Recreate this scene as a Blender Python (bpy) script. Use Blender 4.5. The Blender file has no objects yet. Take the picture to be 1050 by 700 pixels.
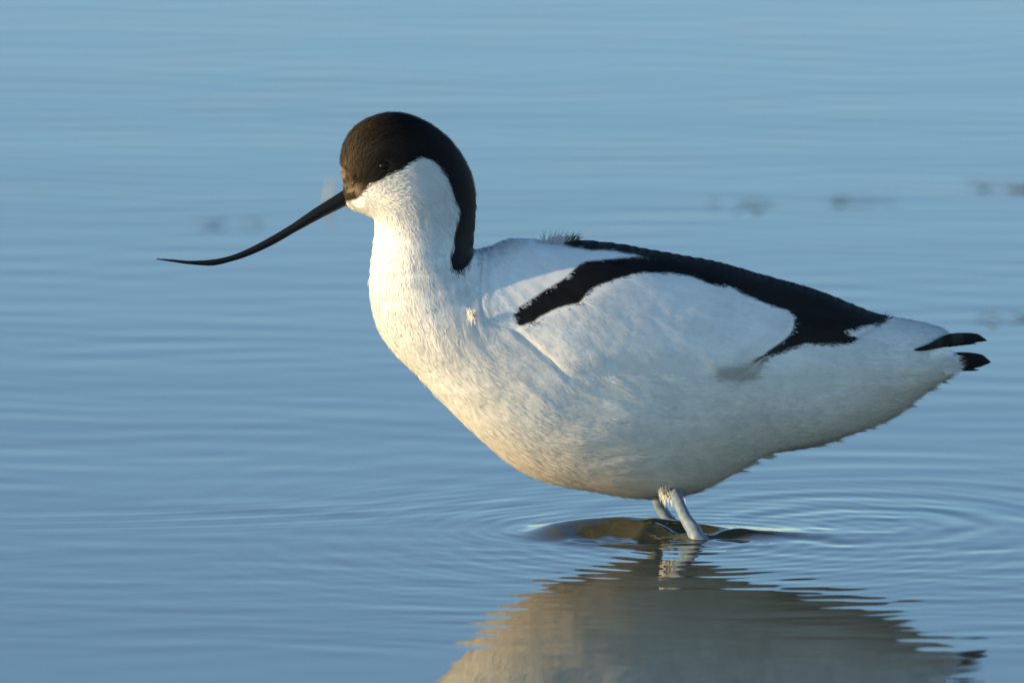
import bpy, math, random
import numpy as np

R = math.radians
random.seed(7)
rng = np.random.default_rng(11)
scene = bpy.context.scene
COL = scene.collection

# ------------------------------------------------------------------ camera
S = 0.0005                 # metres per photograph pixel at the bird
DIST = 7.0                 # camera to bird
ELEV = R(8.0)              # the camera looks down by this much
TGT = np.array([0.0, 0.0, (548 - 350) * S / math.cos(ELEV)])
CAM = TGT + DIST * np.array([0, -math.cos(ELEV), math.sin(ELEV)])
cd = bpy.data.cameras.new("camera")
cd.sensor_width = 36.0
cd.lens = 36.0 * DIST / (1050 * S)
cd.clip_start = 0.1
cd.clip_end = 3000
cd.dof.use_dof = True
cd.dof.focus_distance = DIST - 0.02
cd.dof.aperture_fstop = cd.lens / 42.0
cam = bpy.data.objects.new("camera", cd)
cam.location = CAM
cam.rotation_euler = (R(90) - ELEV, 0, 0)
COL.objects.link(cam)
scene.camera = cam

# ------------------------------------------------------------------ sky and sun
SUN_EL = R(8.0)
SUN_AZ = R(21.5)           # 0 = from the left (-x), positive = towards the camera
sdir = np.array([-math.cos(SUN_AZ) * math.cos(SUN_EL), -math.sin(SUN_AZ) * math.cos(SUN_EL), math.sin(SUN_EL)])
world = bpy.data.worlds.new("World")
scene.world = world
world.use_nodes = True
nt = world.node_tree
nt.nodes.clear()
sky = nt.nodes.new("ShaderNodeTexSky")
sky.sky_type = 'NISHITA'
sky.sun_disc = False
sky.sun_elevation = SUN_EL
sky.sun_rotation = math.atan2(sdir[0], sdir[1])
sky.air_density = 0.77
sky.dust_density = 0.0
sky.ozone_density = 2.5
bg = nt.nodes.new("ShaderNodeBackground")
bg.inputs[1].default_value = 0.145
wo = nt.nodes.new("ShaderNodeOutputWorld")
nt.links.new(sky.outputs[0], bg.inputs[0])
nt.links.new(bg.outputs[0], wo.inputs[0])
sl = bpy.data.lights.new("sun", 'SUN')
sl.energy = 4.8
sl.angle = R(0.53)
sl.color = (1.0, 0.75, 0.39)
so = bpy.data.objects.new("sun", sl)
COL.objects.link(so)
from mathutils import Vector
so.rotation_euler = Vector((-sdir[0], -sdir[1], -sdir[2])).to_track_quat('-Z', 'Y').to_euler()
so.location = (-3, -1, 3)

scene.view_settings.view_transform = 'Standard'
scene.view_settings.look = 'None'
scene.view_settings.gamma = 1.0
scene.view_settings.exposure = 0.88
scene.view_settings.use_curve_mapping = False
scene.cycles.blur_glossy = 0.1          # keep the sun's and sky's reflection off the water on the underside of the bird

# ------------------------------------------------------------------ helpers
SE, CE = math.sin(ELEV), math.cos(ELEV)


def W(px, py, y):
    """x and z of the photograph's point (px, py) in the upright plane at depth y."""
    px = np.asarray(px, float); py = np.asarray(py, float); y = np.asarray(y, float)
    a = (px - 525) * S / DIST
    b = (350 - py) * S / DIST
    dy = CE + b * SE
    dz = -SE + b * CE
    t = (y - CAM[1]) / dy
    return CAM[0] + a * t, CAM[2] + dz * t


def ground(px, py, z=0.0):
    a = (px - 525) * S / DIST
    b = (350 - py) * S / DIST
    t = (z - CAM[2]) / (-SE + b * CE)
    return CAM[0] + a * t, CAM[1] + (CE + b * SE) * t


def mesh_object(name, verts, faces4=None, faces3=None, mat=None, parent=None, smooth=True, attrs=None, origin=None):
    me = bpy.data.meshes.new(name)
    verts = np.asarray(verts, np.float32)
    if origin is not None:
        verts = verts - np.asarray(origin, np.float32)
    f4 = np.zeros((0, 4), np.int32) if faces4 is None else np.asarray(faces4, np.int32)
    f3 = np.zeros((0, 3), np.int32) if faces3 is None else np.asarray(faces3, np.int32)
    n4, n3 = len(f4), len(f3)
    me.vertices.add(len(verts))
    me.vertices.foreach_set("co", verts.ravel())
    me.loops.add(n4 * 4 + n3 * 3)
    me.loops.foreach_set("vertex_index", np.concatenate([f4.ravel(), f3.ravel()]).astype(np.int32))
    me.polygons.add(n4 + n3)
    me.polygons.foreach_set("loop_start", np.concatenate([np.arange(n4) * 4, n4 * 4 + np.arange(n3) * 3]).astype(np.int32))
    me.polygons.foreach_set("loop_total", np.concatenate([np.full(n4, 4), np.full(n3, 3)]).astype(np.int32))
    me.update(calc_edges=True)
    me.polygons.foreach_set("use_smooth", np.full(n4 + n3, smooth, bool))
    for k, (typ, val) in (attrs or {}).items():
        at = me.attributes.new(k, typ, 'POINT')
        at.data.foreach_set("color" if 'COLOR' in typ else ("vector" if 'VECTOR' in typ else "value"), np.asarray(val, np.float32).ravel())
    if mat:
        me.materials.append(mat)
    me.validate()
    o = bpy.data.objects.new(name, me)
    COL.objects.link(o)
    if parent:
        o.parent = parent
    return o


def new_mat(name):
    m = bpy.data.materials.new(name)
    m.use_nodes = True
    b = m.node_tree.nodes["Principled BSDF"]
    return m, m.node_tree, b


def catmull(pts, n=6, closed=True):
    p = np.asarray(pts, float)
    out = []
    m = len(p)
    for i in range(m if closed else m - 1):
        if closed:
            p0, p1, p2, p3 = p[i - 1], p[i], p[(i + 1) % m], p[(i + 2) % m]
        else:
            p0, p1, p2, p3 = p[max(i - 1, 0)], p[i], p[i + 1], p[min(i + 2, m - 1)]
        for k in range(n):
            t = k / n
            out.append(0.5 * ((2 * p1) + (-p0 + p2) * t + (2 * p0 - 5 * p1 + 4 * p2 - p3) * t * t + (-p0 + 3 * p1 - 3 * p2 + p3) * t ** 3))
    if not closed:
        out.append(p[-1])
    return np.array(out)


def sdf(poly, X, Y):
    """signed distance to a polygon, positive inside"""
    poly = np.asarray(poly, float)
    sh = np.shape(X)
    x = np.ravel(X).astype(np.float32); y = np.ravel(Y).astype(np.float32)
    d2 = np.full(x.shape, 1e12, np.float32)
    ins = np.zeros(x.shape, bool)
    for i in range(len(poly)):
        ax, ay = poly[i]; bx, by = poly[(i + 1) % len(poly)]
        ex, ey = bx - ax, by - ay
        L = ex * ex + ey * ey + 1e-9
        t = np.clip(((x - ax) * ex + (y - ay) * ey) / L, 0, 1)
        d2 = np.minimum(d2, (x - ax - t * ex) ** 2 + (y - ay - t * ey) ** 2)
        c = ((ay > y) != (by > y))
        if ey != 0:
            ins ^= c & (x < ex * (y - ay) / ey + ax)
    d = np.sqrt(d2)
    return np.where(ins, d, -d).reshape(sh)


def sstep(a, b, x):
    t = np.clip((x - a) / (b - a), 0, 1)
    return t * t * (3 - 2 * t)


def blur(a, n=1):
    for _ in range(n):
        b = np.pad(a, 1, mode='edge')
        a = (b[1:-1, 1:-1] * 4 + (b[:-2, 1:-1] + b[2:, 1:-1] + b[1:-1, :-2] + b[1:-1, 2:]) * 2 + b[:-2, :-2] + b[2:, 2:] + b[:-2, 2:] + b[2:, :-2]) / 16
    return a


class Grid:
    """2-D field sampled on whole photograph pixels"""
    def __init__(self, x0, y0, a):
        self.x0, self.y0, self.a = x0, y0, a

    def __call__(self, x, y):
        a = self.a
        u = np.clip(np.asarray(x, float) - self.x0, 0, a.shape[1] - 1.001)
        v = np.clip(np.asarray(y, float) - self.y0, 0, a.shape[0] - 1.001)
        i = u.astype(int); j = v.astype(int); u = u - i; v = v - j
        return (a[j, i] * (1 - u) + a[j, i + 1] * u) * (1 - v) + (a[j + 1, i] * (1 - u) + a[j + 1, i + 1] * u) * v


def poisson(mask, c, levels=(8, 4, 2, 1)):
    """solve lap(u) = -c inside the mask, u = 0 outside"""
    H, Wd = mask.shape
    u = None
    for L in levels:
        m = mask[::L, ::L]; cc = c[::L, ::L] * L * L
        if u is None:
            u = np.zeros(m.shape)
        else:
            u = np.repeat(np.repeat(u, 2, 0), 2, 1)
            u = u[:m.shape[0], :m.shape[1]]
            u = np.pad(u, ((0, m.shape[0] - u.shape[0]), (0, m.shape[1] - u.shape[1])), mode='edge')
            u = blur(u, 1) * m
        jj, ii = np.indices(m.shape)
        inner = m.copy()
        inner[0] = inner[-1] = False; inner[:, 0] = inner[:, -1] = False
        red = inner & ((ii + jj) % 2 == 0); blk = inner & ((ii + jj) % 2 == 1)
        for _ in range({8: 300, 4: 200, 2: 150, 1: 120}[L]):
            for q in (red, blk):
                s = np.zeros_like(u)
                s[1:-1, 1:-1] = (u[:-2, 1:-1] + u[2:, 1:-1] + u[1:-1, :-2] + u[1:-1, 2:] + cc[1:-1, 1:-1]) / 4
                u[q] += 1.6 * (s - u)[q]
    return np.maximum(u, 0)


def surface_nets(F, o, h):
    """quads of the zero level of the sampled field F (positive inside); o origin, h steps"""
    s = F > 0
    nx, ny, nz = F.shape
    cnt = np.zeros((nx - 1, ny - 1, nz - 1), np.int8)
    for a in (0, 1):
        for b in (0, 1):
            for c in (0, 1):
                cnt += s[a:nx - 1 + a, b:ny - 1 + b, c:nz - 1 + c]
    act = (cnt > 0) & (cnt < 8)
    idx = -np.ones(act.shape, np.int32)
    ci = np.argwhere(act)
    idx[act] = np.arange(len(ci))
    acc = np.zeros((len(ci), 3)); n = np.zeros(len(ci))
    corners = [(a, b, c) for a in (0, 1) for b in (0, 1) for c in (0, 1)]
    for p in corners:
        for ax in range(3):
            if p[ax] == 0:
                q = list(p); q[ax] = 1
                fa = F[ci[:, 0] + p[0], ci[:, 1] + p[1], ci[:, 2] + p[2]]
                fb = F[ci[:, 0] + q[0], ci[:, 1] + q[1], ci[:, 2] + q[2]]
                k = (fa > 0) != (fb > 0)
                t = np.where(k, fa / np.where(k, fa - fb, 1), 0)
                pt = np.tile(np.array(p, float), (len(ci), 1)); pt[:, ax] += t
                acc[k] += pt[k]; n[k] += 1
    V = (ci + acc / n[:, None]) * np.array(h) + np.array(o)
    quads = []
    for ax in range(3):
        sl0 = [slice(None)] * 3; sl1 = [slice(None)] * 3
        sl0[ax] = slice(0, -1); sl1[ax] = slice(1, None)
        a = s[tuple(sl0)]; b = s[tuple(sl1)]
        e = np.argwhere(a != b)
        u, v = (ax + 1) % 3, (ax + 2) % 3
        e = e[(e[:, u] > 0) & (e[:, v] > 0) & (e[:, u] < F.shape[u] - 1) & (e[:, v] < F.shape[v] - 1)]
        q = []
        for du, dv in ((-1, -1), (0, -1), (0, 0), (-1, 0)):
            g = e.copy(); g[:, u] += du; g[:, v] += dv
            q.append(idx[g[:, 0], g[:, 1], g[:, 2]])
        q = np.stack(q, 1)
        flip = ~s[e[:, 0], e[:, 1], e[:, 2]]
        q[flip] = q[flip][:, ::-1]
        quads.append(q)
    return V, np.concatenate(quads)


def vertex_normals(V, Q):
    fn = np.cross(V[Q[:, 2]] - V[Q[:, 0]], V[Q[:, 3]] - V[Q[:, 1]])
    N = np.zeros_like(V)
    for k in range(4):
        for c in range(3):
            N[:, c] += np.bincount(Q[:, k], fn[:, c], len(V))
    return N / (np.linalg.norm(N, axis=1, keepdims=True) + 1e-12), np.linalg.norm(fn, axis=1) / 2


def tube(name, path, radii, mat, parent, origin, n=14, flat=1.0, attrs=None):
    path = np.asarray(path, float); m = len(path)
    T = np.gradient(path, axis=0); T /= np.linalg.norm(T, axis=1, keepdims=True)
    A = np.cross(T, np.array([0, 1.0, 0])); A /= np.linalg.norm(A, axis=1, keepdims=True)
    B = np.cross(T, A)
    V = []
    for i in range(m):
        for k in range(n):
            t = 2 * math.pi * k / n
            V.append(path[i] + radii[i] * (A[i] * math.cos(t) + B[i] * math.sin(t) * flat))
    V += [path[0], path[-1]]
    F4 = [(i * n + k, i * n + (k + 1) % n, (i + 1) * n + (k + 1) % n, (i + 1) * n + k) for i in range(m - 1) for k in range(n)]
    F3 = [(m * n, (k + 1) % n, k) for k in range(n)] + [(m * n + 1, (m - 1) * n + k, (m - 1) * n + (k + 1) % n) for k in range(n)]
    return mesh_object(name, V, F4, F3, mat, parent, origin=origin)


# ------------------------------------------------------------------ water (one sheet to the horizon)
def graded(a, b, step, far, grow):
    v = list(np.arange(a, b + step * 0.5, step))
    s = step
    while v[-1] < far:
        s *= grow; v.append(v[-1] + s)
    return v


def axis(lo, hi, step, flo, fhi, grow):
    right = graded(0, hi, step, fhi, grow)
    left = graded(0, -lo, step, -flo, grow)
    return np.array([-q for q in left[:0:-1]] + right)


gx = axis(-0.29, 0.29, 0.0016, -900, 900, 1.09)
near = list(np.arange(-0.36, 0.36, 0.0022))
mid = list(np.arange(0.36, 3.2, 0.0045))
far = graded(3.2, 3.21, 0.006, 1800, 1.05)
back = graded(0.36, 0.361, 0.004, 40, 1.12)
gy = np.array([-q for q in back[:0:-1]] + near + mid + far)
gx = np.unique(gx); gy = np.unique(gy)
GX, GY = np.meshgrid(gx, gy)
h = np.zeros_like(GX)
dyv = np.gradient(gy)[:, None]; dxv = np.abs(np.gradient(gx))[None, :]


def wave(lam, ang, slope, ph, env=1.0):
    global h
    k = 2 * math.pi / lam
    cx, cy = math.sin(ang), math.cos(ang)
    warp = 0.25 * lam * np.sin(GX * 2 * math.pi / (lam * 5.3) + ph * 1.7) + 0.2 * lam * np.sin(GX * 2 * math.pi / (lam * 9.1) + GY * 2 * math.pi / (lam * 7.7) + ph * 2.9)
    fade = sstep(0.5, 0.2, dyv / lam) * sstep(0.5, 0.2, dxv / lam)
    patch = 0.6 + 0.4 * np.sin(GX * 2 * math.pi / (lam * 11) + ph * 5) * np.sin(GY * 2 * math.pi / (lam * 6.3) + ph * 3)
    h += env * fade * patch * slope / k * np.sin(k * (GX * cx + (GY) * cy + warp) + ph)


wr = random.Random(5)
for i in range(9):
    wave(wr.uniform(0.03, 0.07), R(wr.uniform(-14, 14)), 0.0030, wr.uniform(0, 6.28), 1 + 2.4 * sstep(0.25, 1.6, GY))
for i in range(8):
    wave(wr.uniform(0.08, 0.22), R(wr.uniform(-12, 12)), 0.0012, wr.uniform(0, 6.28))
for i in range(5):
    wave(wr.uniform(0.3, 0.8), R(wr.uniform(-10, 10)), 0.0008, wr.uniform(0, 6.28))


for i in range(4):
    wave(wr.uniform(0.016, 0.032), R(wr.uniform(-10, 10)), 0.0085, wr.uniform(0, 6.28), sstep(0.10, -0.15, GY) * (0.35 + 0.65 * sstep(-0.10, -0.02, GX)))


def rings(cx, cy, lam, slope, r0, r1, ph=0.0, side=None):
    global h
    dx, dy = GX - cx, GY - cy
    r = np.sqrt(dx * dx + dy * dy)
    env = sstep(r0, r0 + lam, r) * np.exp(-np.maximum(r - r0, 0) / r1)
    if side:
        a = np.arctan2(dy, dx)
        env = env * (0.25 + 0.75 * np.clip(np.cos(a - side[0]), 0, 1) ** side[1])
    an_ = np.arctan2(dy, dx)
    env = env * (0.72 + 0.28 * np.sin(2 * an_ + ph * 3 + r * 30) * np.cos(3 * an_ + ph - r * 17))
    r = r + 0.10 * lam * np.sin(3 * an_ + 40 * r + ph) + 0.07 * lam * np.sin(7 * an_ - 25 * r)
    k = 2 * math.pi / lam
    fade = sstep(0.6, 0.25, dyv / lam) * sstep(0.6, 0.25, dxv / lam)
    h += fade * env * slope / k * np.sin(k * r + ph)


LA = ground(712, 553); LB = ground(688, 536)
rings(LA[0], LA[1], 0.0135, 0.055, 0.012, 0.10)
rings(LB[0], LB[1], 0.011, 0.022, 0.012, 0.07, 1.0)
c3 = ground(610, 541)
rings(c3[0], c3[1], 0.0095, 0.060, 0.036, 0.04, 0.5, (math.pi, 1))
rings(c3[0], c3[1], 0.024, 0.022, 0.03, 0.10, 2.0, (math.pi, 1))
c4 = ground(885, 539)
rings(c4[0], c4[1], 0.022, 0.048, 0.006, 0.09, 0.5)
rings(c4[0], c4[1], 0.041, 0.036, 0.01, 0.15, 2.5)
# arm of the wake running to the left behind the breast
p0 = ground(525, 512); p1 = ground(60, 550)
tx, ty = p1[0] - p0[0], p1[1] - p0[1]
Lw = math.hypot(tx, ty); tx /= Lw; ty /= Lw
al = (GX - p0[0]) * tx + (GY - p0[1]) * ty
ac = -(GX - p0[0]) * ty + (GY - p0[1]) * tx + 0.25 * al * al / Lw - 0.06 * al
ew = sstep(-0.12, 0.03, al) * sstep(Lw * 1.35, Lw * 0.5, al)
for lam, sl_, sg, ph in ((0.030, 0.012, 0.040, 0.3), (0.013, 0.010, 0.05, 0.0)):
    k = 2 * math.pi / lam
    h += ew * sl_ / k * np.sin(k * ac + ph) * np.exp(-(ac / sg) ** 2)
# water heaped up in front of and around the legs
PXG = 525 + GX / S
Hx = 0.0080 * np.interp(PXG, [534, 552, 585, 625, 665, 690, 708, 760, 820, 880, 930], [0, .22, .80, 1, 1, .84, .64, .30, .12, .03, 0])
Hx = np.convolve(np.pad(Hx[0], 9, mode='edge'), np.hanning(21)[1:-1] / np.hanning(21).sum(), 'valid')[None, :]
yc_h = np.interp(PXG, [540, 580, 640, 700, 760, 900], [0.004, 0.008, 0.007, 0.005, -0.001, -0.004])
sv = GY - yc_h
h += Hx * np.where(sv < 0, sstep(-np.interp(PXG, [660, 700], [0.033, 0.018]), 0.003, sv + 0.003 * np.sin(PXG / 17.0)), sstep(0.030, -0.002, sv))
# small confused ripples on the disturbed patch
dist = np.interp(PXG, [560, 620, 740, 930], [0, 1, 1, 0]) * np.exp(-((GY + 0.010) / 0.035) ** 2)
qx, qy = GX / 0.0021, GY / 0.0030
h += dist * 0.00012 * (np.sin(qx * .31 + qy * .8 + 1.2 * np.sin(qx * .09)) + np.sin(qx * -.22 + qy * 1.05 + 2 + 1.4 * np.sin(qy * .13 + qx * .05)) + 0.7 * np.sin(qx * .55 + qy * .5 + 4))


def ridge(pts, height, width):
    """small crest along a line of photograph points on the water"""
    global h
    g = catmull([ground(*p) for p in pts], 8, False)
    lo, hi = g.min(0) - 4 * width, g.max(0) + 4 * width
    j = np.where((gy > lo[1]) & (gy < hi[1]))[0]; i = np.where((gx > lo[0]) & (gx < hi[0]))[0]
    sub = np.ix_(j, i)
    X, Y = GX[sub], GY[sub]
    best = np.full(X.shape, 1e9); tt = np.zeros(X.shape)
    for q in range(len(g) - 1):
        e = g[q + 1] - g[q]; L = e @ e
        t = np.clip(((X - g[q][0]) * e[0] + (Y - g[q][1]) * e[1]) / L, 0, 1)
        d = np.hypot(X - g[q][0] - t * e[0], Y - g[q][1] - t * e[1])
        k = d < best
        best[k] = d[k]; tt[k] = ((q + t) / (len(g) - 1))[k]
    h[sub] += height * np.exp(-(best / width) ** 2) * np.sin(np.pi * np.clip(tt, 0.02, 0.98)) ** 0.6


ridge([(543, 540), (556, 542), (572, 549), (584, 556), (592, 558)], 0.0009, 0.0050)
ridge([(590, 557), (640, 560), (690, 562)], 0.0010, 0.004)
ridge([(648, 559), (655, 553), (672, 550), (700, 552), (725, 552), (760, 549), (810, 549)], 0.0018, 0.0040)
ridge([(655, 560), (690, 559), (720, 557)], 0.0010, 0.0030)
ridge([(600, 547), (615, 552), (640, 556)], 0.0007, 0.0040)
# water drawn up round the legs
for (lx, ly), rr in ((LA, 0.0055),):
    r = np.hypot(GX - lx, GY - ly)
    h += 0.0010 * np.exp(-np.maximum(r - rr, 0) / 0.0028)

ny_, nx_ = GX.shape
I = np.arange(ny_ * nx_).reshape(ny_, nx_)
quads = np.stack([I[:-1, :-1], I[:-1, 1:], I[1:, 1:], I[1:, :-1]], -1).reshape(-1, 4)
wm, wt, wb = new_mat("lagoon_water")
wb.inputs["Base Color"].default_value = (0.046, 0.048, 0.030, 1)
wb.inputs["Roughness"].default_value = 0.03
wb.inputs["IOR"].default_value = 1.48
water = mesh_object("water", np.stack([GX, GY, h], -1).reshape(-1, 3), quads, None, wm)
water["kind"] = "structure"

# ------------------------------------------------------------------ avocet: design coordinates are photograph pixels
YC0, YAW = 0.022, math.tan(R(18))


def ycen(px):
    return YC0 + YAW * (np.asarray(px, float) - 690) * S


def to_world(px, py, w):
    yc = ycen(px)
    x, z = W(px, py, yc)
    return np.stack([x, yc + np.asarray(w) * S, z], -1)


outline = [(353, 192), (350.5, 176), (350, 160), (355, 143), (365, 130), (380, 121), (397, 116.5), (412, 117), (431, 123), (451, 135.5), (466.5, 151),
           (478, 169), (485, 189), (487, 208), (486, 234), (485, 250), (487, 257), (503, 252.5), (523, 245), (551, 246), (574, 249), (600, 247.5), (630, 250),
           (663, 256), (703, 263), (737, 269.5), (777, 281), (814, 291), (846, 301), (877, 314), (905, 323.5), (940, 330), (966, 337), (973, 343),
           (971, 350), (972, 357), (979, 362), (982, 371), (976, 382), (958, 394), (934, 411), (916, 424), (896, 434), (858, 448), (832, 456), (786, 465),
           (761, 478), (740, 490), (715, 502), (695, 507), (669, 509), (644, 508), (602, 501), (572, 495.5), (548, 488), (520, 472), (492, 448),
           (456, 414), (428, 384), (404, 360), (388, 336), (380.5, 306), (380, 282), (383.5, 248), (385, 232), (383, 223), (372, 218.5), (358, 213), (352, 203)]
OUT = catmull(outline, 6)
GX0, GY0, GX1, GY1 = 330, 96, 1030, 530
jx, jy = np.meshgrid(np.arange(GX0, GX1 + 1), np.arange(GY0, GY1 + 1))
D_out = sdf(OUT, jx, jy)


def idw(ctrl, X, Y, p=3.0):
    num = 0; den = 0
    for c in ctrl:
        w_ = 1.0 / ((X - c[0]) ** 2 + (Y - c[1]) ** 2 + 60.0) ** (p / 2)
        num = num + w_ * c[2]; den = den + w_
    return num / den


cdepth = idw([(410, 160, 1.5), (420, 200, 1.6), (360, 204, 0.5), (374, 204, 0.9), (430, 260, 1.9), (430, 310, 1.9), (450, 370, 1.8), (500, 420, 1.9), (560, 450, 1.7), (520, 285, 0.35), (565, 275, 0.5), (600, 380, 0.8), (700, 380, 0.8),
              (800, 370, 0.95), (900, 370, 1.8), (960, 360, 2.6), (640, 300, 0.8)], jx.astype(float), jy.astype(float))
U = poisson(D_out > 0, cdepth)
U = blur(U, 3)


def noise2(scale, seed, aniso=1.0):
    r = np.random.default_rng(seed)
    H_, W_ = jx.shape
    gw, gh = int(W_ / (scale * aniso)) + 4, int(H_ / scale) + 4
    g = blur(r.normal(size=(gh, gw)), 1) * 1.6
    G = Grid(0, 0, g)
    return G((jx - GX0) / (scale * aniso) + 1, (jy - GY0) / scale + 1)


hb = np.sqrt(np.maximum(U, 0))
print('max half depth', hb.max())
lump = 0.9 * noise2(17, 1) + 0.6 * noise2(8, 2, 1.6) + 0.3 * noise2(4, 3, 1.8)
lump = blur(lump, 2)
calm = np.interp(jy, [96, 215, 260], [0.25, 0.35, 1.0]) * sstep(2, 26, hb)
hb2 = np.maximum(hb + lump * calm * np.interp(jx, [430, 560, 640], [0.75, 0.45, 0.2]), 0.0) * (D_out > -2)
wing_poly = catmull([(490, 225), (487, 262), (486, 290), (489, 316), (505, 328), (530, 338), (556, 358), (586, 379), (640, 377), (700, 377), (742, 384), (765, 378),
                     (786, 362), (812, 352), (850, 350), (880, 341), (908, 327), (935, 318), (900, 295), (800, 250), (700, 230), (600, 215), (520, 215)], 5)
D_wing = sdf(wing_poly, jx, jy)
panel_poly = catmull([(528, 330), (560, 312), (600, 296), (625, 281), (650, 274.5), (680, 274), (709, 278.6), (737, 287), (766, 297), (790, 307), (811, 316.5), (806, 328), (791, 348), (767, 364),
                      (757, 380), (735, 384), (700, 378), (640, 378), (586, 380), (556, 360)], 5)
D_pan = sdf(panel_poly, jx, jy)
fadeU = sstep(0, 22, hb)
T_w = (4.2 * sstep(0, 30, D_wing) * sstep(480, 620, jx) + 0.7 * (1 - np.exp(-np.maximum(D_pan, 0) / 4.0)) * (D_pan > 0)) * fadeU
shrink = 4.0 * sstep(4, 14, D_wing)
hw = np.maximum(hb + 0.12 * lump * fadeU + T_w, 0) * (D_out > -2)
lipA = np.exp(-(D_wing / 7.0) ** 2) * (D_wing <= 1) * sstep(512, 498, jx) * sstep(250, 262, jy)
lipB = np.exp(-(D_wing / 11.0) ** 2) * (D_wing <= 1) * sstep(498, 530, jx) * sstep(770, 700, jx) * sstep(318, 332, jy)
hb2 = hb2 + (0.0 * lipA + 0.5 * lipB) * sstep(0, 20, hb)


P0 = lambda pts, n=4: catmull(pts, n)
FLOW = [(355, 185, .6, -.5), (352, 160, .15, -1), (380, 125, .8, -.6), (410, 118, 1, 0), (410, 145, .95, -.1), (380, 155, .6, -.6), (450, 138, .8, .6), (478, 180, .2, 1), (478, 240, -.05, 1), (395, 190, .9, -.25),
        (430, 180, .8, .5), (370, 212, .8, .3), (400, 225, .5, .9), (440, 220, .3, 1), (385, 250, .02, 1), (430, 260, .15, 1), (383, 300, .1, 1), (420, 320, .4, .9), (400, 355, .6, .8),
        (460, 400, .75, .65), (470, 300, .3, .95), (520, 440, .85, .5), (520, 380, .85, .5), (560, 490, .95, .2), (600, 440, 1, .12), (640, 500, 1, .05), (700, 440, 1, .1),
        (760, 475, 1, 0), (800, 420, 1, 0), (870, 440, 1, 0), (940, 400, 1, 0), (950, 350, 1, .15), (500, 270, .7, .6), (540, 260, .85, .45), (550, 330, .75, .65), (600, 330, .7, .7),
        (600, 250, 1, .1), (700, 280, .95, .3), (650, 340, .85, .45), (750, 340, .95, .3), (800, 290, .95, .33), (850, 320, 1, .25), (720, 372, 1, .1), (900, 360, 1, .1)]
fx = idw([(a, b, c) for a, b, c, d in FLOW], jx.astype(float), jy.astype(float), 4.0)
fy = idw([(a, b, d) for a, b, c, d in FLOW], jx.astype(float), jy.astype(float), 4.0)
wob = noise2(22, 41)
ca, sa = np.cos(0.16 * wob), np.sin(0.16 * wob)
FXg, FYg = Grid(GX0, GY0, fx * ca - fy * sa), Grid(GX0, GY0, fx * sa + fy * ca)


def feather_relief(rows, height, base):
    """overlapping contour feathers: (polygon, length, width, spacing, ...) -> raised height and a tone for each"""
    rr_ = np.random.default_rng(5)
    out = np.zeros(jx.shape); tone = np.zeros(jx.shape)
    for poly, Lf, Wf in rows:
        poly = np.asarray(poly, float)
        x0_, y0_ = poly.min(0); x1_, y1_ = poly.max(0)
        pts = []
        yy = y0_
        while yy < y1_ + Wf:
            xx = x0_ + rr_.uniform(0, Lf * .5)
            while xx < x1_ + Lf:
                pts.append((xx + rr_.normal(0, Lf * .07), yy + rr_.normal(0, Wf * .12))); xx += Lf * 0.5
            yy += Wf * 0.55
        pts = np.array(pts)
        pts = pts[sdf(poly, pts[:, 0], pts[:, 1]) > -2]
        pts = pts[np.argsort(-(pts[:, 0] + 0.5 * pts[:, 1]))]     # hindmost first, so those in front lie on top
        for cx_, cy_ in pts:
            dx_, dy_ = float(FXg(cx_, cy_)), float(FYg(cx_, cy_)); n_ = math.hypot(dx_, dy_) + 1e-9; dx_ /= n_; dy_ /= n_
            R_ = int(Lf * .75)
            ax0, ax1 = max(int(cx_ - R_ - GX0), 0), min(int(cx_ + R_ - GX0), jx.shape[1]); ay0, ay1 = max(int(cy_ - R_ - GY0), 0), min(int(cy_ + R_ - GY0), jx.shape[0])
            if ax1 <= ax0 or ay1 <= ay0:
                continue
            X_, Y_ = jx[ay0:ay1, ax0:ax1] - cx_, jy[ay0:ay1, ax0:ax1] - cy_
            sf = (X_ * dx_ + Y_ * dy_) / Lf + 0.5; tf = (-X_ * dy_ + Y_ * dx_) / (Wf / 2)
            wid = np.sqrt(np.clip(1 - np.clip((sf - .55) / .45, 0, 1) ** 2.2, 0, 1)) * np.clip(sf * 4, 0, 1)
            inside = (sf > 0) & (sf < 1) & (np.abs(tf) < wid)
            hh_ = height * (0.15 + 0.85 * sf) * (1 - 0.35 * tf * tf)
            tn = rr_.normal(0, 1) * 0.5 - 0.9 * sstep(.75, 1.0, np.abs(tf) / np.maximum(wid, .05)) * sf + 0.5 * (np.abs(tf) < .08)
            o_ = out[ay0:ay1, ax0:ax1]; t_ = tone[ay0:ay1, ax0:ax1]
            o_[inside] = (0.35 * o_ + hh_)[inside]; t_[inside] = tn[inside]
    return out, blur(tone, 1)


def streaks(scale, length, seed):
    """noise drawn out along the lie of the feathers"""
    nz = Grid(GX0, GY0, noise2(scale, seed))
    acc = np.zeros(jx.shape); wsum = 0
    for sg in (1, -1):
        X_, Y_ = jx.astype(float), jy.astype(float)
        for k in range(length):
            a_ = 0.5 + 0.5 * math.cos(math.pi * k / length)
            acc += a_ * nz(X_, Y_); wsum += a_
            u_, v_ = FXg(X_, Y_), FYg(X_, Y_); n_ = np.hypot(u_, v_) + 1e-6
            X_ = X_ + sg * 1.6 * u_ / n_; Y_ = Y_ + sg * 1.6 * v_ / n_
    acc /= wsum
    return acc / (acc.std() + 1e-9)


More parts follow.
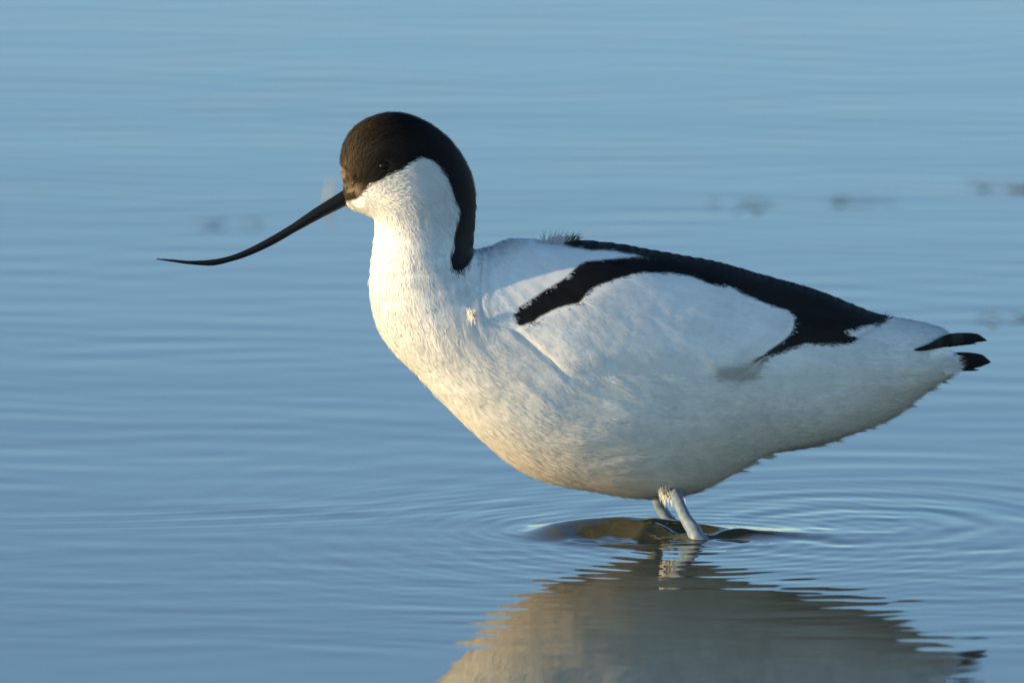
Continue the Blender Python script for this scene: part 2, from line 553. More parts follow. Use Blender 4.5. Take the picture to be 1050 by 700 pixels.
ST = 0.7 * streaks(2.4, 16, 51) + 0.45 * streaks(5.0, 26, 52)
rel_w, tone_w = feather_relief([
    ([(800, 280), (930, 310), (935, 345), (850, 352), (760, 366), (700, 300), (590, 250), (640, 245), (720, 262)], 62, 15),
    (panel_poly, 40, 17),
    (P0([(487, 255), (520, 244), (600, 250), (640, 262), (600, 300), (532, 326), (500, 325), (488, 310)]), 26, 11)], 0.42, None)
rel_b, tone_b = feather_relief([(P0([(600, 385), (700, 380), (800, 355), (920, 330), (972, 345), (975, 380), (900, 428), (800, 455), (700, 495), (620, 480)]), 50, 16)], 0.6, None)
rel_b *= sstep(570, 680, jx); tone_b *= sstep(570, 680, jx)
strk = ST * np.interp(jy, [150, 260, 330], [0.08, 0.16, 0.24]) * sstep(2, 30, hb)
hb2 = hb2 + (blur(rel_b, 2) + strk) * sstep(0, 24, hb)
hw = hw + (blur(rel_w, 1) * 0.5 + 0.16 * ST) * sstep(0, 24, hb)
hw = hw - 2.5 * sstep(12, 0, D_wing) * sstep(600, 560, jx) * sstep(250, 258, jy) * (hb > 6)
tone_b = tone_b + 0.5 * ST; tone_w = tone_w + 0.35 * ST
TONE = {True: Grid(GX0, GY0, tone_w), False: Grid(GX0, GY0, tone_b)}
UB = Grid(GX0, GY0, np.where(D_out > 0, np.maximum(hb2 - shrink, 0) ** 2, np.minimum(D_out, 0) * 12))
UW = Grid(GX0, GY0, np.where(D_out > 0, hw ** 2, np.minimum(D_out, 0) * 12))
DW = Grid(GX0, GY0, D_wing)

STEP = 2.0
vx = np.arange(GX0, GX1 + .1, STEP); vy = np.arange(GY0, GY1 + .1, STEP); vw = np.arange(-110, 110.1, STEP)
AX, AY = np.meshgrid(vx, vy, indexing='ij')
u2 = UB(AX, AY)
F = (u2[:, :, None] - (vw ** 2)[None, None, :]).astype(np.float32)
F /= (2 * np.sqrt(np.maximum(u2, 0)) + 24)[:, :, None]
BV, BQ = surface_nets(F, (vx[0], vy[0], vw[0]), (STEP, STEP, STEP))
for _ in range(2):
    e = 0.7
    f = UB(BV[:, 0], BV[:, 1]) - BV[:, 2] ** 2
    g = np.stack([(UB(BV[:, 0] + e, BV[:, 1]) - UB(BV[:, 0] - e, BV[:, 1])) / (2 * e), (UB(BV[:, 0], BV[:, 1] + e) - UB(BV[:, 0], BV[:, 1] - e)) / (2 * e), -2 * BV[:, 2]], -1)
    d = -(f / (np.sum(g * g, 1) + 4.0))[:, None] * g
    ln = np.linalg.norm(d, axis=1, keepdims=True)
    BV += d * np.minimum(1, 1.5 / (ln + 1e-9))

uw = UW(AX, AY); dw = DW(AX, AY)
wings = {}
for side in (-1, 1):
    k = (vw * side > -3)
    f1 = (uw[:, :, None] - (vw[k] ** 2)[None, None, :]) / (2 * np.sqrt(np.maximum(uw, 0)) + 24)[:, :, None]
    f2 = np.minimum(dw[:, :, None], (vw[k] * side)[None, None, :] - 1.0)
    wings[side] = surface_nets(np.minimum(f1, f2).astype(np.float32), (vx[0], vy[0], vw[k][0]), (STEP, STEP, STEP))

# ---- plumage pattern, read in design coordinates (the same on both sides of the bird)
P = lambda pts, n=4: catmull(pts, n)
cap_poly = P([(338, 203), (352, 206), (362, 203), (370, 198), (377, 187), (394, 179), (407, 170), (420, 162), (433, 155.5), (446, 163), (455, 174.5), (461.5, 187.5), (467.5, 203), (468.5, 218), (466.5, 234),
              (462.7, 252), (463, 266), (473, 271), (484, 263), (494, 240), (502, 200), (480, 120), (410, 95), (340, 110), (335, 180)])
band_a = P([(527, 312), (546, 297), (574, 281), (592, 267), (606, 261.5), (634, 260), (656, 259.5), (700, 262), (740, 266), (740, 287), (709, 278.6), (680, 274), (649, 274.6), (623, 281.5), (603, 290), (594, 301), (574, 306),
            (554, 315), (545, 321), (532, 324)])
band_b = P([(578, 247), (583, 251.5), (600, 252.5), (630, 255), (660, 260), (720, 274), (760, 295), (783, 304), (811, 316.5), (809, 334), (791, 348), (767, 363.5), (783, 357.5), (802, 350.5), (824, 344.5), (852, 345.5), (872, 340),
            (864, 333), (883, 330), (906, 324), (900, 300), (800, 262), (700, 235), (590, 235)])
grey_poly = P([(733, 367), (755, 364), (774, 359), (776, 364), (759, 381), (729, 378)])
dG = {k: Grid(GX0, GY0, sdf(v, jx, jy)) for k, v in dict(cap=cap_poly, a=band_a, b=band_b, grey=grey_poly).items()}
rag = Grid(GX0, GY0, 1.0 * noise2(5, 21) + 0.6 * noise2(2.5, 22))
stain = Grid(GX0, GY0, noise2(14, 31, 1.5) + 0.7 * noise2(6, 32, 2.0))


def plumage(px, py, soft=1.0, jit=None, wing=False):
    q = rag(px, py) * soft
    if jit is not None:
        q = q + jit
    m = lambda d, w_=1.2: sstep(-w_, w_, d + q)
    col = np.tile(np.array([0.85, 0.83, 0.785]), (len(px), 1))
    st = np.clip(stain(px, py), -2, 2)[:, None]
    col *= 1 + 0.035 * st
    buff_bounce = (sstep(390, 500, py) * 0.65 + sstep(560, 740, px) * sstep(340, 400, py) * 0.35 + sstep(820, 960, px) * sstep(360, 400, py) * 0.5)[:, None]  # slight buff stain, deepened to paint warm bounce light on belly and flank
    buff_bounce = np.minimum(buff_bounce, 1.0)
    col = col * (1 - buff_bounce) + col * np.array([0.95, 0.80, 0.64]) * buff_bounce
    mix = lambda c, a: col * (1 - a[:, None]) + np.asarray(c) * a[:, None]
    # pale bristly patches in front of the eye and at the base of the bill
    cap = m(dG['cap'](px, py)) * (0.0 if wing else 1.0)
    front = sstep(404, 352, px + 0.30 * (py - 140))[:, None]
    capc = np.array([0.011, 0.0095, 0.008]) * (1 - front) + np.array([0.050, 0.035, 0.020]) * front
    sp = (np.exp(-(((px - 353) / 4.0) ** 2 + ((py - 177) / 8.0) ** 2)) * 0.5 + np.exp(-(((px - 361) / 8.0) ** 2 + ((py - 192) / 6.0) ** 2)) * 0.42)
    sp = np.clip(sp * (1 + 1.5 * np.clip(rag(px * 3 - 700, py * 3 - 300), -1.2, 1.2)), 0, 0.75)[:, None]
    capc = capc * (1 - sp) + np.array([0.33, 0.25, 0.16]) * sp
    lore = np.exp(-(((px - 363.5) / 3.0) ** 2 + ((py - 180) / 2.6) ** 2))[:, None]
    capc = capc * (1 - 0.85 * lore)
    col = col * (1 - cap[:, None]) + capc * cap[:, None]
    col = mix((0.011, 0.010, 0.0095), m(dG['a'](px, py)))
    bl = np.array([0.013, 0.0115, 0.010]) * (1 + 3.2 * sstep(812, 770, px)[:, None] * sstep(334, 352, py)[:, None])
    bb = m(dG['b'](px, py))
    col = col * (1 - bb[:, None]) + bl * bb[:, None]
    gr = m(dG['grey'](px, py), 5.0) * 0.62
    col = mix((0.30, 0.235, 0.185), gr)
    tn = TONE[wing](px, py)[:, None]
    col = col * (1 + np.where(col > 0.1, 0.055, 0.28) * np.clip(tn, -1.5, 1.5))
    return np.clip(col, 0.004, 0.9)


LEN = [(380, 140, 6), (440, 150, 7), (470, 200, 7), (420, 190, 7), (370, 200, 4), (430, 260, 9), (400, 330, 11), (480, 400, 13), (560, 470, 14), (640, 480, 15), (760, 450, 18), (880, 420, 22), (950, 390, 20),
       (520, 270, 7), (560, 290, 6), (600, 265, 6), (600, 330, 10), (700, 320, 9), (700, 270, 7), (820, 310, 8), (800, 340, 6), (900, 320, 8), (940, 340, 12)]
LENg = Grid(GX0, GY0, idw(LEN, jx.astype(float), jy.astype(float), 3.0))


TIP_UP = catmull([(936, 358.5), (952, 352), (968, 343.5), (981, 341), (1000, 342), (1012.5, 349.5), (990, 352.5), (965, 356.5), (945, 360)], 5)


def barbs(Vd, Q, Vw, Nw, area, count, wing=False, plume=False):
    """fine feather barbs lying along the plumage; returns arrays for a mesh"""
    near_side = Vd[Q].mean(1)[:, 2] < 6
    wgt = area * np.where(near_side, 1.0, 0.35)
    cdf = np.cumsum(wgt); cdf /= cdf[-1]
    f = np.searchsorted(cdf, rng.random(count))
    a, b = rng.random(count), rng.random(count)
    c4 = np.stack([(1 - a) * (1 - b), a * (1 - b), a * b, (1 - a) * b], 1)
    pick = lambda A: np.einsum('ij,ijk->ik', c4, A[Q[f]])
    d = pick(Vd); p = pick(Vw); n = pick(Nw); n /= np.linalg.norm(n, axis=1, keepdims=True)
    if wing:                       # only on the outer face of the wing
        keep = (np.abs(d[:, 2]) > 2.5) | (UW(d[:, 0], d[:, 1]) < 60)
        d, p, n = d[keep], p[keep], n[keep]
    else:                          # not under the wing
        keep = (DW(d[:, 0], d[:, 1]) < 7) & (((d[:, 0] - 366) / 7) ** 2 + ((d[:, 1] - 203) / 7) ** 2 > 1)
        keep &= (((d[:, 0] - 394) / 7.0) ** 2 + ((d[:, 1] - 166) / 6.2) ** 2 > 1)
        d, p, n = d[keep], p[keep], n[keep]
    keep = ~((sdf(TIP_UP, d[:, 0], d[:, 1]) > -1.5) & (d[:, 2] < 0) & (d[:, 0] > 944))
    if plume:                      # long loose plumes of the flank
        keep &= (d[:, 0] > 560) & (d[:, 1] > 360) & (d[:, 2] < 20) & (rng.random(len(d)) < sstep(560, 640, d[:, 0]))
    d, p, n = d[keep], p[keep], n[keep]
    m = len(d)
    ang = rng.normal(0, 0.13 if not wing else 0.09, m)
    gx_, gy_ = FXg(d[:, 0], d[:, 1]), FYg(d[:, 0], d[:, 1])
    cx_, sx_ = np.cos(ang), np.sin(ang)
    flow = np.stack([gx_ * cx_ - gy_ * sx_, YAW * gx_, -(gx_ * sx_ + gy_ * cx_)], 1)
    flow -= n * np.sum(flow * n, 1, keepdims=True)
    flow /= np.linalg.norm(flow, axis=1, keepdims=True) + 1e-9
    sidev = np.cross(n, flow)
    L = LENg(d[:, 0], d[:, 1]) * S * rng.uniform(0.6, 1.25, m)
    L *= np.where(d[:, 0] > 962, 0.4, 1.0) if not wing else 1.0
    if plume:
        L = L * 1.9
    headish = sstep(240, 200, d[:, 1]) * sstep(500, 480, d[:, 0])
    lift = (np.where(wing, 0.035, 0.052) + 0.16 * headish) * rng.uniform(0.3, 1.9, m)
    if plume:
        lift = lift * 0.45
    wd = rng.uniform(0.20, 0.42, m) * 0.001 * np.where(headish > .5, 0.75, 1.0)
    p0 = p - n * 0.00025
    mid_ = p0 + flow * (L * 0.5)[:, None] + n * (L * lift * 0.75 + 0.00012)[:, None]
    tip = p0 + flow * L[:, None] + n * (L * lift)[:, None]
    V = np.stack([p0 - sidev * wd[:, None] / 2, p0 + sidev * wd[:, None] / 2, mid_ - sidev * wd[:, None] / 2, mid_ + sidev * wd[:, None] / 2, tip], 1).reshape(-1, 3)
    base = (np.arange(m) * 5)[:, None]
    q4 = base + np.array([0, 1, 3, 2]); q3 = base + np.array([2, 3, 4])
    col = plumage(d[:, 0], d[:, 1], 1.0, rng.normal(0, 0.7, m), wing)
    col = col * (rng.uniform(0.93, 1.05, m) if not plume else rng.uniform(0.85, 1.08, m))[:, None]
    return V, q4, q3, np.repeat(col, 5, 0), np.repeat(n, 5, 0)


def spray(roots, dirs, lens, width, cols, norm):
    """loose single feather barbs given one by one (world coordinates)"""
    m = len(roots)
    roots = np.asarray(roots); dirs = np.asarray(dirs); lens = np.asarray(lens)
    dirs = dirs / np.linalg.norm(dirs, axis=1, keepdims=True)
    sv_ = np.cross(dirs, np.array([0, 1.0, 0.0])); sv_ /= np.linalg.norm(sv_, axis=1, keepdims=True) + 1e-9
    w_ = np.asarray(width)
    droop = np.array([0, 0, -1.0])
    mid_ = roots + dirs * (lens * .55)[:, None]
    tip = roots + dirs * lens[:, None] + droop * (lens * .12)[:, None]
    V = np.stack([roots - sv_ * w_[:, None] / 2, roots + sv_ * w_[:, None] / 2, mid_ - sv_ * w_[:, None] / 2, mid_ + sv_ * w_[:, None] / 2, tip], 1).reshape(-1, 3)
    base = (np.arange(m) * 5)[:, None]
    return V, base + np.array([0, 1, 3, 2]), base + np.array([2, 3, 4]), np.repeat(cols, 5, 0), np.repeat(norm, 5, 0)


def feather_material():
    m, t, b = new_mat("plumage")
    b.inputs["Roughness"].default_value = 0.6
    b.inputs["Specular IOR Level"].default_value = 0.12
    ca_ = t.nodes.new("ShaderNodeAttribute"); ca_.attribute_name = "plumage_colour"
    na = t.nodes.new("ShaderNodeAttribute"); na.attribute_name = "plumage_normal"
    gn = t.nodes.new("ShaderNodeNewGeometry")
    mx = t.nodes.new("ShaderNodeMix"); mx.data_type = 'VECTOR'
    mx.inputs[0].default_value = 0.9
    t.links.new(gn.outputs["Normal"], mx.inputs[4]); t.links.new(na.outputs["Vector"], mx.inputs[5])
    nn = t.nodes.new("ShaderNodeVectorMath"); nn.operation = 'NORMALIZE'
    t.links.new(mx.outputs[1], nn.inputs[0])
    t.links.new(nn.outputs[0], b.inputs["Normal"])
    t.links.new(ca_.outputs["Color"], b.inputs["Base Color"])
    return m


MAT_F = feather_material()


def feathered(name, Vd, Q, count, parent, origin, wing=False, extra=()):
    Vw = to_world(Vd[:, 0], Vd[:, 1], Vd[:, 2])
    N, area = vertex_normals(Vw, Q)
    ctr = Vw.mean(0)
    if np.sum(N * (Vw - ctr)) < 0:
        N = -N; Q = Q[:, ::-1]
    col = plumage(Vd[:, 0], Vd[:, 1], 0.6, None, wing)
    parts = [barbs(Vd, Q, Vw, N, area, count, wing)] + list(extra)
    if not wing:
        parts.append(barbs(Vd, Q, Vw, N, area, 40000, wing, True))
    allV, all4, all3, allC, allN = [Vw], [Q], [], [col], [N]
    off = len(Vw)
    for V, q4, q3, c, n in parts:
        allV.append(V); all4.append(q4 + off); all3.append(q3 + off); allC.append(c); allN.append(n); off += len(V)
    C = np.concatenate(allC); C = np.concatenate([C, np.ones((len(C), 1))], 1)
    return mesh_object(name, np.concatenate(allV), np.concatenate(all4), np.concatenate(all3), MAT_F, parent, True,
                       {"plumage_colour": ('FLOAT_COLOR', C), "plumage_normal": ('FLOAT_VECTOR', np.concatenate(allN))}, origin)


BASE = np.array([LA[0], (LA[1] + LB[1]) / 2, 0.0])
avocet = bpy.data.objects.new("avocet", None)
avocet.location = BASE
avocet.empty_display_size = 0.05
COL.objects.link(avocet)
avocet["label"] = "black and white wading bird with a long upturned bill standing in shallow water"
avocet["category"] = "bird"

# tuft of loose feathers above the near leg and a blob of down at the bend of the neck
ex = []
m = 70
a = rng.random(m)
px_r = 674 + a * 27 + rng.normal(0, 1, m); py_r = 486 + 15 * rng.random(m) ** 0.7 + 3 * a
rt = to_world(px_r, py_r, -np.sqrt(np.maximum(UB(px_r, py_r), 0)) - 0.5)
dr = np.stack([0.45 * (0.35 - a) + rng.normal(0.15, 0.16, m), rng.normal(-0.30, 0.14, m), np.full(m, -1.0)], 1)
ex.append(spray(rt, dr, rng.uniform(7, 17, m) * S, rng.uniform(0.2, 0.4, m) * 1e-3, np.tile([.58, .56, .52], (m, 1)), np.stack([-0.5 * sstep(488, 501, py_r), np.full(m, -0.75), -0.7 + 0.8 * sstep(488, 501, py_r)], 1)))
m = 110
a = rng.random(m)
w0 = -np.sqrt(np.maximum(UB(np.full(m, 484.0), np.full(m, 314.0)), 0)) - 2
rt = to_world(483 + rng.normal(0, 1.8, m), 312 + rng.normal(0, 3.0, m), w0)
dr = np.stack([rng.normal(.1, .3, m), np.full(m, -0.45), rng.normal(-.9, .25, m)], 1)
ex.append(spray(rt, dr, rng.uniform(3, 7, m) * S, rng.uniform(0.10, 0.18, m) * 1e-3, np.tile([.74, .73, .70], (m, 1)), np.tile([-0.75, -0.6, 0.2], (m, 1))))
cont = np.array([(708, 505), (740, 491), (761, 479), (786, 466), (832, 457), (858, 449), (896, 435), (920, 423), (940, 408), (960, 394), (977, 384)], float)
m = 46
tpos = np.sort(rng.random(m)) ** 0.9
cl = np.concatenate([[0], np.cumsum(np.hypot(*np.diff(cont, axis=0).T))]); cl /= cl[-1]
RT, DR, LN, WDT, CC, NN = [], [], [], [], [], []
for t_ in tpos:
    cx0, cy0 = np.interp(t_, cl, cont[:, 0]), np.interp(t_, cl, cont[:, 1])
    n_ = int(rng.integers(16, 34)); L0 = rng.uniform(9, 21)
    up_ = rng.uniform(-.05, .22); wc = rng.uniform(-10, 8)
    off_ = rng.uniform(0, 1, n_)
    RT.append(to_world(cx0 - L0 * .5 + rng.normal(0, 2.5, n_), cy0 - 1.5 + L0 * .2 - off_ * 5, wc + rng.normal(0, 3, n_)))
    DR.append(np.stack([np.ones(n_), rng.normal(0, .12, n_), up_ + 0.10 - 0.22 * off_ + rng.normal(0, .05, n_)], 1))
    LN.append(L0 * rng.uniform(.7, 1.15, n_) * S); WDT.append(rng.uniform(.2, .4, n_) * 1e-3)
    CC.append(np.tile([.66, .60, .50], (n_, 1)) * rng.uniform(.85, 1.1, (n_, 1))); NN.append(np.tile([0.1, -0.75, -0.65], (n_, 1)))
m = 130
px_r = rng.uniform(964, 980, m); py_r = rng.uniform(362, 380, m)
RT.append(to_world(px_r, py_r, -np.sqrt(np.maximum(UB(px_r, py_r), 4)) - 3.0))
DR.append(np.stack([np.ones(m), rng.normal(0.12, .10, m), np.full(m, -.03) + rng.normal(0, .08, m)], 1))
LN.append(rng.uniform(5, 13, m) * S); WDT.append(rng.uniform(.25, .45, m) * 1e-3); CC.append(np.tile([.80, .78, .73], (m, 1))); NN.append(np.tile([0.3, -0.9, 0.1], (m, 1)))
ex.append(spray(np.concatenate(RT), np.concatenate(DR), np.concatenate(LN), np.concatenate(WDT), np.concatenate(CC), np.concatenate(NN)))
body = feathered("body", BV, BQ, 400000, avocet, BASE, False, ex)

# ruffled feathers standing on the back, part of the near wing's plumage
m = 210
a = rng.random(m)
rt = to_world(552 + a * 38, 248.5 + rng.normal(0, 1.0, m), rng.uniform(-16, 2, m))
dr = np.stack([0.5 + rng.normal(0, 0.45, m), rng.normal(0, .2, m), np.full(m, 0.75)], 1)
dark = (a > 0.68)[:, None]
tc = np.where(dark, np.array([.05, .04, .03]), np.array([.80, .74, .68]))
ruff = spray(rt, dr, rng.uniform(9, 17, m) * S * np.where(a < .12, .5, 1), rng.uniform(0.12, 0.22, m) * 1e-3, tc, np.tile([-0.3, -0.5, 0.8], (m, 1)))
wing_n = feathered("wing", *wings[-1], 200000, avocet, BASE, True, [ruff])
wing_f = feathered("wing", *wings[1], 40000, avocet, BASE, True)


def blade(poly, w0, thick, mat, parent, name):
    """flat bundle of flight feathers: thin lens inside an outline"""
    o = catmull(poly, 5)
    x0, y0 = np.floor(o.min(0)) - 4; x1, y1 = np.ceil(o.max(0)) + 4
    X, Y = np.meshgrid(np.arange(x0, x1 + .1, .75), np.arange(y0, y1 + .1, .75), indexing='ij')
    D = sdf(o, X, Y)
    v = np.arange(-thick - 1.5, thick + 1.6, .75)
    T = thick * np.sqrt(np.clip(D / 6.0, 0, 1)) 
    Fb = np.minimum(D[:, :, None], (T[:, :, None] - np.abs(v)[None, None, :]))
    V, Q = surface_nets(Fb, (x0, y0, v[0]), (.75, .75, .75))
    Wd_ = to_world(V[:, 0], V[:, 1] + w0(V[:, 0]) * SE, V[:, 2] + w0(V[:, 0]))
    N, _ = vertex_normals(Wd_, Q)
    if np.sum(N * (Wd_ - Wd_.mean(0))) < 0:
        Q = Q[:, ::-1]
    return mesh_object(name, Wd_, Q, None, mat, parent, origin=BASE)


mb, tb, bb_ = new_mat("flight_feather")
bb_.inputs["Base Color"].default_value = (0.012, 0.011, 0.0105, 1)
bb_.inputs["Roughness"].default_value = 0.5
bb_.inputs["Specular IOR Level"].default_value = 0.1
tc_ = tb.nodes.new("ShaderNodeTexCoord"); mp_ = tb.nodes.new("ShaderNodeMapping"); mp_.inputs["Scale"].default_value = (200, 200, 3000)
nz_ = tb.nodes.new("ShaderNodeTexNoise"); nz_.inputs["Scale"].default_value = 1.0
bp_ = tb.nodes.new("ShaderNodeBump"); bp_.inputs["Strength"].default_value = 0.4; bp_.inputs["Distance"].default_value = 0.0005
tb.links.new(tc_.outputs["Object"], mp_.inputs[0]); tb.links.new(mp_.outputs[0], nz_.inputs[0])
tb.links.new(nz_.outputs[0], bp_.inputs["Height"]); tb.links.new(bp_.outputs[0], bb_.inputs["Normal"])
hU = lambda x, y: np.sqrt(np.maximum(UB(x, y), 0))
blade([(936, 358.5), (952, 352), (968, 343.5), (981, 341), (1000, 341.5), (1008, 345.5), (1013, 349.5), (1013, 349.6), (1004, 350.8), (990, 352.5), (965, 356.5), (945, 360)],
      lambda x: np.interp(x, [936, 944, 952, 960, 966, 976, 988, 1012], [-hU(940, 356) - 2.0] + [-float(max(hU(q, 352), hU(q, 346))) - 4.0 for q in (944, 952, 960, 966)] + [-float(hU(966, 348)) - 3.0, -9, -6]), 1.7, mb, wing_n, "wing_tip")
blade([(966, 364), (984, 360.5), (1005, 362.5), (1013, 367.5), (1017, 371.5), (1017, 371.6), (1010, 374.5), (1003, 377), (984, 379.5), (968, 374)],
      lambda x: np.interp(x, [966, 1016], [3.0, 6.0]), 1.8, mb, wing_f, "wing_tip")
blade([(960, 357.5), (985, 350.5), (1000, 351), (1006, 352.4), (1006, 352.5), (988, 354.6)], lambda x: np.interp(x, [960, 1006], [-2.0, 1.0]), 1.2, mb, wing_n, "wing_tip")
blade([(970, 377), (992, 376.5), (1003, 378.2), (1006, 380), (1006, 380.1), (992, 381), (974, 381)], lambda x: np.interp(x, [966, 1006], [-2.0, 0.0]), 1.2, mb, wing_f, "wing_tip")

# ---- bill
up = np.array([(160.5, 265), (177, 266), (195, 267.3), (215, 267), (234, 263), (254, 255), (277, 243), (300, 229.4), (323, 213.4), (341, 202), (355, 193), (368, 187)])
lo = np.array([(160.5, 266), (177, 268.6), (195, 271.1), (220, 271.4), (238, 267.6), (256, 262), (279, 251.5), (302, 238.3), (326, 225.5), (345, 216), (360, 209), (376, 202)])
cu = catmull((up + lo) / 2, 7, False)
rd = np.interp(np.linspace(0, 1, len(cu)), np.linspace(0, 1, len(up)), np.hypot(*(up - lo).T) / 2)
mk, tk, bk = new_mat("bill_horn")
bk.inputs["Base Color"].default_value = (0.007, 0.0065, 0.007, 1)
bk.inputs["Specular IOR Level"].default_value = 0.3
nk = tk.nodes.new("ShaderNodeTexNoise"); nk.inputs["Scale"].default_value = 900
rk = tk.nodes.new("ShaderNodeMapRange"); rk.inputs[3].default_value = 0.34; rk.inputs[4].default_value = 0.58
tk.links.new(nk.outputs[0], rk.inputs[0]); tk.links.new(rk.outputs[0], bk.inputs["Roughness"])
bill = tube("bill", to_world(cu[:, 0], cu[:, 1], np.zeros(len(cu))), np.maximum(rd * S * 0.97, 0.00025), mk, avocet, BASE, 20)
# groove between the two halves of the bill: the lower mandible is a slightly narrower keel of its own
V = np.empty(len(bill.data.vertices) * 3, np.float32)
bill.data.vertices.foreach_get("co", V)
V = V.reshape(-1, 3)
nseg = 20
for i in range(len(cu)):
    c = V[i * nseg:(i + 1) * nseg].mean(0)
    for kk in range(nseg):
        v = V[i * nseg + kk] - c
        ang_ = math.atan2(v[2], abs(v[1]) + 1e-9)
        v[1] *= 1 - 0.22 * math.exp(-((ang_ + 0.25) / 0.28) ** 2)
        V[i * nseg + kk] = c + v
bill.data.vertices.foreach_set("co", V.ravel())
bill.data.update()

# ---- eyes
me_, te_, be_ = new_mat("eye_gloss")
be_.inputs["Base Color"].default_value = (0.006, 0.004, 0.003, 1)
be_.inputs["Roughness"].default_value = 0.28; be_.inputs["Specular IOR Level"].default_value = 0.15
for sgn in (-1, 1):
    hh = math.sqrt(float(UB(394.0, 166.0)))
    ctr = to_world(394.0, 166.0, sgn * (hh - 4.4))
    vs, f4, f3 = [], [], []
    n1, n2 = 12, 18
    r_ = 7.0 * S
    for i in range(1, n1):
        for j in range(n2):
            t, p = math.pi * i / n1, 2 * math.pi * j / n2
            vs.append(ctr + r_ * np.array([math.sin(t) * math.cos(p), math.cos(t) * 0.85, math.sin(t) * math.sin(p) * 0.92]))
    vs += [ctr + np.array([0, r_ * .85, 0]), ctr - np.array([0, r_ * .85, 0])]
    for i in range(n1 - 2):
        for j in range(n2):
            f4.append((i * n2 + j, (i + 1) * n2 + j, (i + 1) * n2 + (j + 1) % n2, i * n2 + (j + 1) % n2))
    for j in range(n2):
        f3.append((len(vs) - 2, j, (j + 1) % n2)); f3.append((len(vs) - 1, (n1 - 2) * n2 + (j + 1) % n2, (n1 - 2) * n2 + j))
    mesh_object("eye", vs, f4, f3, me_, avocet, origin=BASE)

# ---- legs
ml, tl, bl_ = new_mat("leg_skin")
nl = tl.nodes.new("ShaderNodeTexNoise"); nl.inputs["Scale"].default_value = 420
tcl = tl.nodes.new("ShaderNodeTexCoord")
cr = tl.nodes.new("ShaderNodeValToRGB")
cr.color_ramp.elements[0].position = 0.3; cr.color_ramp.elements[0].color = (0.10, 0.135, 0.18, 1)
cr.color_ramp.elements[1].position = 0.7; cr.color_ramp.elements[1].color = (0.18, 0.235, 0.30, 1)
tl.links.new(tcl.outputs["Object"], nl.inputs[0]); tl.links.new(nl.outputs[0], cr.inputs[0]); tl.links.new(cr.outputs[0], bl_.inputs["Base Color"])
bl_.inputs["Roughness"].default_value = 0.55
vo = tl.nodes.new("ShaderNodeTexVoronoi"); vo.inputs["Scale"].default_value = 700
bpl = tl.nodes.new("ShaderNodeBump"); bpl.inputs["Strength"].default_value = 0.25; bpl.inputs["Distance"].default_value = 0.0003
tl.links.new(tcl.outputs["Object"], vo.inputs[0]); tl.links.new(vo.outputs[0], bpl.inputs["Height"]); tl.links.new(bpl.outputs[0], bl_.inputs["Normal"])


def leg(pts, rad):
    """pts: photograph point and depth of each joint, the shank and the three toes below the water included"""
    q = []
    for px, py, y in pts:
        x, z = W(px, py, y); q.append((float(x), y, float(z)))
    kx, ky, kz = q[-1]
    q += [(kx + 0.004, ky, kz - 0.006), (kx - 0.004, ky, kz - 0.03), (kx - 0.014, ky, kz - 0.066)]
    rad = list(rad) + [rad[-1] * 0.9, 0.0023, 0.0026]
    path = catmull(q, 6, False)
    rr = np.interp(np.linspace(0, 1, len(path)), np.linspace(0, 1, len(rad)), rad)
    o = tube("leg", path, rr, ml, avocet, BASE, 18)
    foot = path[-1]
    for an in (-0.5, 0, 0.5):
        tp = np.array([foot + np.array([-math.cos(an), math.sin(an), 0]) * d - np.array([0, 0, 0.0006 * d / 0.01]) for d in np.linspace(0, 0.03, 8)])
        tube("toe", tp, np.linspace(0.0022, 0.0009, 8), ml, o, BASE, 10)


leg([(682, 478, 0.016), (688, 497, 0.010), (694, 511, 0.000), (703, 531, -0.010), (711, 543, -0.016), (715, 552, -0.019)],
    [0.0044, 0.0034, 0.0029, 0.0031, 0.0038, 0.0042])
leg([(668, 485, 0.040), (673, 505, 0.044), (677, 519, 0.046), (683, 530, 0.046), (688, 537, 0.046)],
    [0.0046, 0.0036, 0.0030, 0.0032, 0.0040])

# ------------------------------------------------------------------ small things in the water behind
mw, tw, bw = new_mat("weed")
nw_ = tw.nodes.new("ShaderNodeTexNoise"); nw_.inputs["Scale"].default_value = 60
cw = tw.nodes.new("ShaderNodeValToRGB")
cw.color_ramp.elements[0].color = (0.02, 0.018, 0.012, 1); cw.color_ramp.elements[1].color = (0.07, 0.055, 0.03, 1)
tw.links.new(nw_.outputs[0], cw.inputs[0]); tw.links.new(cw.outputs[0], bw.inputs["Base Color"])
bw.inputs["Roughness"].default_value = 0.8


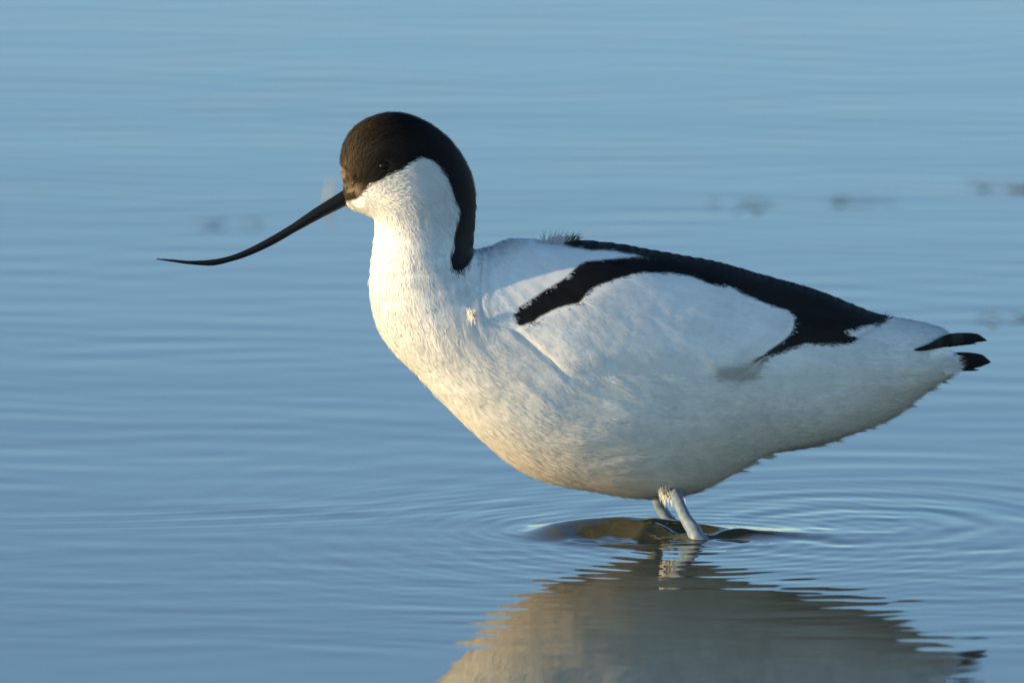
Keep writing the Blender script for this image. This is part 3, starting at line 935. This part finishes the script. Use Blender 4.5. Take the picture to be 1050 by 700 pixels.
def floater(px, py, size, label, group=None):
    """scrap of weed: a few thin stems tangled flat on the water"""
    x, y = ground(px, py)
    r = random.Random(int(px * 7 + py))
    V, F4 = [], []
    for s in range(6):
        a = r.uniform(-.12, .12); L = size * r.uniform(2.5, 6.0); cx, cy = r.uniform(-5, 5) * size, r.uniform(-1.0, 1.0) * size
        rad = 0.00032 * r.uniform(.6, 1.3)
        n = 7
        for i in range(n):
            t = i / (n - 1) - .5
            c = np.array([x + cx + math.cos(a) * L * t, y + cy + math.sin(a) * L * t + 0.15 * L * math.sin(5 * t + s), 0.0012 + 0.002 * math.cos(3 * t + s) ** 2])
            for k in range(6):
                g = 2 * math.pi * k / 6
                V.append(c + rad * (1 - 1.4 * abs(t)) * np.array([-math.sin(a) * math.cos(g), math.cos(a) * math.cos(g), math.sin(g)]))
        b = s * n * 6
        F4 += [(b + i * 6 + k, b + i * 6 + (k + 1) % 6, b + (i + 1) * 6 + (k + 1) % 6, b + (i + 1) * 6 + k) for i in range(n - 1) for k in range(6)]
    o = mesh_object("floating_weed", V, F4, None, mw, origin=(x, y, 0))
    o.location = (x, y, 0)
    o["label"] = label; o["category"] = "weed"; o["group"] = "scraps of weed floating on the water"
    return o


floater(1031, 191, 0.006, "dark scrap of floating weed at the upper right, above the tail")
floater(1043, 327, 0.004, "dark scrap of floating weed near the right edge, level with the back feathers")
floater(888, 206, 0.004, "faint scrap of weed floating above the rear of the bird's back")
floater(760, 211, 0.0035, "small faint scrap of weed floating above the middle of the bird's back")
floater(240, 231, 0.0035, "faint weed scrap afloat above the middle of the bill")

# thin dry reed standing in the water behind the bill
mr, tr, br = new_mat("dry_reed")
br.inputs["Base Color"].default_value = (0.46, 0.36, 0.13, 1); br.inputs["Roughness"].default_value = 0.7
rx, ry = ground(333, 207)
pth = np.array([(rx + 0.004 * t * t, ry, -0.02 + 0.034 * t) for t in np.linspace(0, 1, 12)])
reed = tube("reed", pth, np.linspace(0.0013, 0.0006, 12), mr, None, (rx, ry, 0), 8)
reed.location = (rx, ry, 0)
reed["label"] = "thin pale reed stub standing in the water behind the bill"
reed["category"] = "reed"
